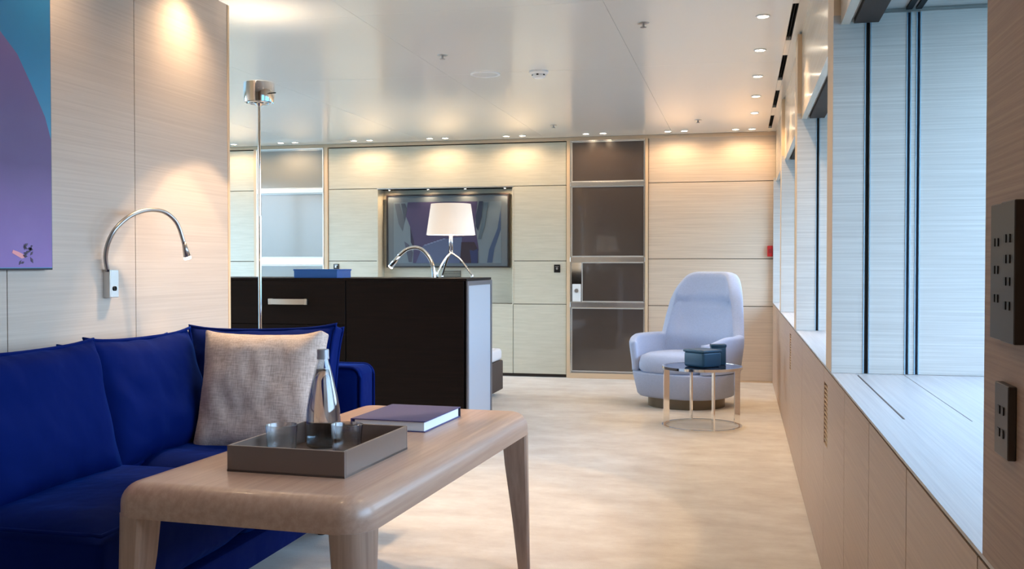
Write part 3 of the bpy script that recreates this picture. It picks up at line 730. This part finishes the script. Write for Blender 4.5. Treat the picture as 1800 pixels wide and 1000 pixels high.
tumbler(-1.388, 2.50, 'clear tumbler at the left side of the tray'); tumbler(-1.216, 2.56, 'clear tumbler to the right of the water bottle')

# ---------------------------------------------------------------- chrome uplighter
t = thing('floor_lamp', 'slim chrome floor lamp between the sofa and the dark cabinet', 'lamp', (-2.31, 4.50, 0))
obj('base', lathe(B(), [(0, 0), (.12, 0), (.12, .008), (.115, .012), (.012, .014), (0, .014)], 40), chrome, t, 'auto')
obj('pole', lathe(B(), [(0, .014), (.0085, .014), (.0085, 1.35), (.0065, 1.352), (.0065, 1.93), (0, 1.93)], 20), chrome, t, 'auto')
hd = lathe(B(), [(.060, 1.915), (.070, 1.905), (.074, 1.93), (.075, 1.965), (.074, 2.0), (.070, 2.003), (.068, 1.995), (.060, 1.92)], 40)
obj('lamp_head', hd, chrome, t, 'auto')
for z, r in ((1.905, .050), (1.922, .058)):
    obj('reflector_disc', loop_tube(B(), [(r*math.cos(a*PI/16), r*math.sin(a*PI/16), z) for a in range(32)], .006), glass_m if z > 1.91 else chrome, t, True)
obj('hub', lathe(B(), [(0, 1.885), (.012, 1.887), (.02, 1.90), (.055, 1.915), (.055, 1.93), (0, 1.93)], 32), chrome, t, 'auto')
obj('handle', tube(B(), [(.07, -.02, 1.945), (.105, -.035, 1.943)], .003, 8), black, t)
spot((-2.31, 4.5, 2.03), 3, 150, 1, color=(1, .8, .6), aim=(-2.31, 4.5, 3), r=.03)

# ---------------------------------------------------------------- dark headboard cabinet, bed
CX0, CX1, CY0, CY1, CZ = -4.18, -1.575, 5.65, 6.24, 1.028
t = thing('headboard_cabinet', 'almost black wide cabinet with a drawer, standing as the bed headboard', 'cabinet', ((CX0+CX1)/2, CY0, 0))
cx = (CX0+CX1)/2
obj('carcass', bx(CX0-cx, CX1-cx-.002, .018, CY1-CY0, .0, CZ-.016), wenge, t)
obj('cabinet_top', bx(CX0-cx, CX1-cx, 0, CY1-CY0, CZ-.015, CZ, bev=.001, seg=1), wenge, t)
for a, b, z0, z1, nm in ((-4.18, -3.11, .745, 1.012, 'drawer'), (-3.107, -2.336, .745, 1.012, 'drawer'), (-4.18, -3.11, .02, .742, 'door'), (-3.107, -2.336, .02, .742, 'door'), (-2.333, -1.590, .02, 1.012, 'front_panel')):
    o = obj(nm, bx(a-cx, b-cx-.003, 0, .017, z0, z1, bev=.0015, seg=1), wenge, t)
    if a == -3.107 and nm == 'drawer':
        hb = B(); xa, xb, zc = -2.832-cx, -2.583-cx, .883
        pts = [(xa+(xb-xa)*q/12, -.022-.014*math.sin(PI*q/12)) for q in range(13)]
        vs = []
        for x, y in pts: vs.append([hb.verts.new((x, y, zc-.017)), hb.verts.new((x, y, zc+.017)), hb.verts.new((x, y+.004, zc+.017)), hb.verts.new((x, y+.004, zc-.017))])
        for p0, p1 in zip(vs, vs[1:]):
            for k_ in range(4): hb.faces.new((p0[k_], p0[(k_+1) % 4], p1[(k_+1) % 4], p1[k_]))
        hb.faces.new(vs[0]); hb.faces.new(vs[-1][::-1])
        box(hb, xa-.004, xa+.018, -.024, 0, zc-.018, zc+.018, .002); box(hb, xb-.018, xb+.004, -.024, 0, zc-.018, zc+.018, .002)
        obj('handle', hb, nickel, o, 'auto')
sx_ = CX1-cx
bm = B()
for q in ((.0, .59, .985, 1.012), (.0, .03, 0, .985), (.56, .59, 0, .985), (.03, .56, 0, .04)): box(bm, sx_-.002, sx_+.006, q[0], q[1], q[2], q[3])
obj('side_frame', bm, slate, t)
obj('side_panel', bx(sx_-.002, sx_+.002, .03, .56, .04, .985), sheen_inset, t)
t = thing('bed', 'low bed with dark base behind the black cabinet', 'bed', (-2.87, 6.25, 0))
obj('base', bx(-.88, .88, .0, 2.05, .042, .293, bev=.01), bed_b, t); obj('mattress', bx(-.87, .875, .0, 2.04, .293, .395, bev=.03, seg=4), bed_m, t, 'auto')
for a in (-.7, .7):
    for b in (.2, 1.7): obj('leg', bx(a-.03, a+.03, b, b+.06, 0, .045), black, t)
dv_ = obj('duvet', soft_box(1.62, .16, 1.0, bulge=.03, seed=5), bed_m, t, True)
dv_.matrix_local = Matrix.Translation((0.02, 1.25, .45)) @ Matrix.Rotation(PI/2, 4, 'X')

t = thing('blue_box', 'flat bright blue leather box on the black cabinet', 'box', (-2.535, 5.78, CZ))
obj('box_body', bx(-.148, .136, -.11, .11, 0, .048, bev=.002), blue_leather, t); obj('lid', bx(-.152, .140, -.113, .113, .044, .054, bev=.002), blue_leather, t)

# table lamp with splayed metal legs
LX, LY = -1.76, 5.95
t = thing('table_lamp', 'white-shaded table lamp on chrome branching legs', 'lamp', (LX, LY, CZ))
def L(p): return (p[0]-LX, p[1]-LY, p[2]-CZ)
sh = lathe(B(), [(.152, .268), (.124, .458), (.1215, .458), (.1495, .268)], 48)
n_ = len(sh.verts)//48
obj('lamp_shade', sh, shade_m, t, True)
obj('shade_ring', loop_tube(B(), [(.151*math.cos(a*PI/24), .151*math.sin(a*PI/24), .268) for a in range(48)], .002, 6), white, t)
hub_z = .148
obj('stem', tube(B(), [(-.010, 0, hub_z), (-.004, 0, .30)], .0045, 10), chrome, t, True)
obj('stem', tube(B(), [(.010, 0, hub_z), (.004, 0, .30)], .0045, 10), chrome, t, True)
obj('shade_spider', tube(B(), [(-.134, 0, .38), (0, 0, .40), (.134, 0, .38)], .002, 6), chrome, t)
obj('stem', tube(B(), [(0, 0, .29), (0, 0, .405)], .006, 10), chrome, t)
for ex, ey, kn in ((.150, -.05, .03), (-.095, .13, .03), (-.045, -.14, .045)):
    obj('leg', tube(B(), sweep([(0, 0, hub_z+.008), (ex*.45, ey*.45, hub_z-.035), (ex*.93, ey*.93, kn), (ex, ey, kn-.012), (ex, ey, 0)], 4), .006, 10), chrome, t, True)
pt = bpy.data.lights.new('lamp_light', 'POINT'); pt.energy = 2.2; pt.color = (1, .8, .6); pt.shadow_soft_size = .03
po_ = bpy.data.objects.new('lamp_light', pt); C.objects.link(po_); po_.location = (LX, LY, CZ+.35)

# second gooseneck reading light, on the back of the headboard
t = thing('reading_light', 'curved pale reading light rising behind the black cabinet beside the lamp', 'lamp', (-1.93, CY1+.006, .96))
def g2(p): return (p[0]+1.93, p[1]-CY1, p[2]-.96)
obj('mount', bx(-.03, .03, 0, .03, -.04, .04, bev=.002), nickel, t)
k2_ = 6.26/5.95
gp = sweep([g2((x*k2_, y, 1.11+(z-1.11)*k2_)) for x, y, z in ((-1.873, 6.262, .93), (-1.873, 6.262, 1.025), (-1.878, 6.262, 1.09), (-1.90, 6.26, 1.15), (-1.94, 6.255, 1.198), (-1.98, 6.25, 1.216), (-2.02, 6.25, 1.214), (-2.06, 6.25, 1.198), (-2.10, 6.25, 1.165))], 6)
obj('gooseneck', tube(B(), gp, .0125, 12), chrome, t, True)
obj('lamp_head', tube(B(), [g2((-2.205, 6.25, 1.172)), g2((-2.265, 6.25, 1.098))], [.012, .018], 14), chrome, t, True)
obj('lamp_lens', tube(B(), [g2((-2.265, 6.25, 1.098)), g2((-2.270, 6.25, 1.092))], .0165, 14), lamp_on, t)
obj('stem_socket', bx(-.02+ -1.971+1.93, .02-1.971+1.93, .005, .04, -.04, .02), nickel, t)

# ---------------------------------------------------------------- lounge chair
ch = thing('lounge_chair', 'pale blue-grey high-back swivel armchair by the windows', 'armchair', (-.42, 7.97, 0), -math.radians(26))
def sup(phi, rx, ry, p=2.6):
    s, c = math.sin(phi), math.cos(phi)
    return (math.copysign(abs(s)**(2/p), s)*rx, math.copysign(abs(c)**(2/p), c)*ry)
obj('plinth', lathe(B(), [(0, 0), (.30, 0), (.30, .085), (0, .085)], 48), chair_base, ch, 'auto')
bm = B(); rs = []; NP = 48
for z, r in ((.078, .30), (.082, .345), (.10, .362), (.18, .380), (.262, .398), (.272, .396), (.276, .385), (.276, .2)):
    rs.append([bm.verts.new((*sup(2*PI*k_/NP, r, r*.97), z)) for k_ in range(NP)])
for a, b in zip(rs, rs[1:]):
    for k_ in range(NP): bm.faces.new((a[k_], a[(k_+1) % NP], b[(k_+1) % NP], b[k_]))
bm.faces.new(rs[0][::-1]); bm.faces.new(rs[-1])
obj('seat_base', bm, chair_f, ch, True)
bm = B(); rs = []
for z, r in ((.272, .30), (.275, .335), (.30, .352), (.345, .352), (.385, .335), (.405, .28), (.413, .16), (.415, .02)):
    row = []
    for k_ in range(NP):
        x, y = sup(2*PI*k_/NP, r*.93, r*.98); row.append(bm.verts.new((x*.96, y-.045, z+(.012 if z > .38 else 0))))
    rs.append(row)
for a, b in zip(rs, rs[1:]):
    for k_ in range(NP): bm.faces.new((a[k_], a[(k_+1) % NP], b[(k_+1) % NP], b[k_]))
bm.faces.new(rs[0][::-1]); bm.faces.new(rs[-1])
obj('seat_cushion', bm, chair_f, ch, True)
def sm(a, b, x): t_ = min(1, max(0, (x-a)/(b-a))); return t_*t_*(3-2*t_)
def height(ph):
    a = abs(math.degrees(ph))
    h = .535-.05*sm(95, 135, a)
    if a < 56: h += .495*max(0, 1-(a/56)**4.5)**.42
    return h
def shell_pt(ph, v, inner):
    z = .278+(height(ph)-.278)*v
    a = abs(math.degrees(ph)); backness = 1-sm(40, 75, a)
    th = .055+.05*backness
    grow = .400+.022*sm(.27, .52, z)
    r = grow-(th if inner else 0)
    x, y = sup(ph, r, r*.95, 2.7)
    up = max(0, z-.52)/.53
    x *= 1-.19*up*backness
    y += .10*up*backness
    if inner and backness > 0:
        y -= .022*backness*math.exp(-((z-.52)/.10)**2)       # lumbar
        y -= .020*backness*sm(.80, .84, z)                   # head cushion standing proud
        y += .012*backness*2*math.exp(-((z-.815)/.014)**2)     # crease
    y *= 1
    return Vector((x, y, z))
bm = B(); NU, NV = 96, 26; PM = math.radians(133); grid = []
for i in range(NU+1):
    ph = -PM+2*PM*i/NU; row = []
    for j in range(NV+1): row.append(shell_pt(ph, j/NV, False))
    top_o, top_i = shell_pt(ph, 1, False), shell_pt(ph, 1, True)
    for q in range(1, 6):
        a = q/6*PI; m_ = top_o.lerp(top_i, (1-math.cos(a))/2); m_.z += math.sin(a)*.022; row.append(m_)
    for j in range(NV, -1, -1): row.append(shell_pt(ph, j/NV, True))
    grid.append([bm.verts.new(p) for p in row])
for a, b in zip(grid, grid[1:]):
    for k_ in range(len(a)-1): bm.faces.new((a[k_], a[k_+1], b[k_+1], b[k_]))
# rounded arm fronts
for g_, sg in ((grid[0], -1), (grid[-1], 1)):
    n = len(g_); half = n//2; prev = None
    cols = []
    for k_ in range(half):
        o_, i_ = g_[k_], g_[n-1-k_]
        d_ = (o_.co-i_.co); tdir = Vector((d_.y, -d_.x, 0)).normalized()*(1 if sg < 0 else -1)
        if tdir.y > 0: tdir = -tdir
        mid = [bm.verts.new(o_.co.lerp(i_.co, (1-math.cos(q/4*PI))/2)+tdir*math.sin(q/4*PI)*.03) for q in range(1, 4)]
        cols.append([o_]+mid+[i_])
    for a, b in zip(cols, cols[1:]):
        for q in range(4): bm.faces.new((a[q], a[q+1], b[q+1], b[q]))
    c_ = g_[half]; a = cols[-1]
    for q in range(4): bm.faces.new((a[q], a[q+1], c_))
bmesh.ops.remove_doubles(bm, verts=bm.verts, dist=.0005)
obj('back_shell', bm, chair_f, ch, True)

# ---------------------------------------------------------------- round side table with two boxes
t = thing('side_table', 'round chrome-framed side table in front of the armchair', 'table', (-.26, 6.95, 0))
RT, ZTT = .272, .415
obj('foot_ring', lathe(B(), [(RT-.022, 0), (RT, 0), (RT, .010), (RT-.022, .010), (RT-.022, 0)], 64), chrome, t, 'auto')
obj('top_ring', lathe(B(), [(RT-.014, ZTT-.018), (RT, ZTT-.018), (RT, ZTT), (RT-.014, ZTT), (RT-.014, ZTT-.018)], 64), chrome, t, 'auto')
obj('tabletop', lathe(B(), [(0, ZTT-.010), (RT-.014, ZTT-.010), (RT-.014, ZTT-.001), (0, ZTT-.001)], 64), mat('table_mirror', lin(120, 130, 150), .08, .9), t, 'auto')
for a in (19.5, 109.5, 199.5, 289.5):
    o = obj('leg', bx(RT-.042, RT-.002, -.006, .006, .008, ZTT-.012, bev=.001, seg=1), chrome, t); o.rotation_euler = (0, 0, math.radians(a)-PI)
t = thing('teal_box', 'dark teal leather box with lid on the round side table', 'box', (-.255, 6.90, ZTT), math.radians(48))
obj('box_body', bx(-.088, .088, -.094, .094, 0, .105, bev=.018, seg=4), teal_leather, t, 'auto'); obj('lid', bx(-.091, .091, -.097, .097, .100, .118, bev=.006, seg=2), teal_leather, t, 'auto')
t = thing('small_box', 'smaller dark teal box behind the larger one on the side table', 'box', (-.155, 7.06, ZTT), math.radians(10))
obj('box_body', bx(-.05, .05, -.035, .035, 0, .125, bev=.004), teal_leather, t, 'auto'); obj('lid', bx(-.053, .053, -.038, .038, .122, .142, bev=.003), teal_leather, t, 'auto')
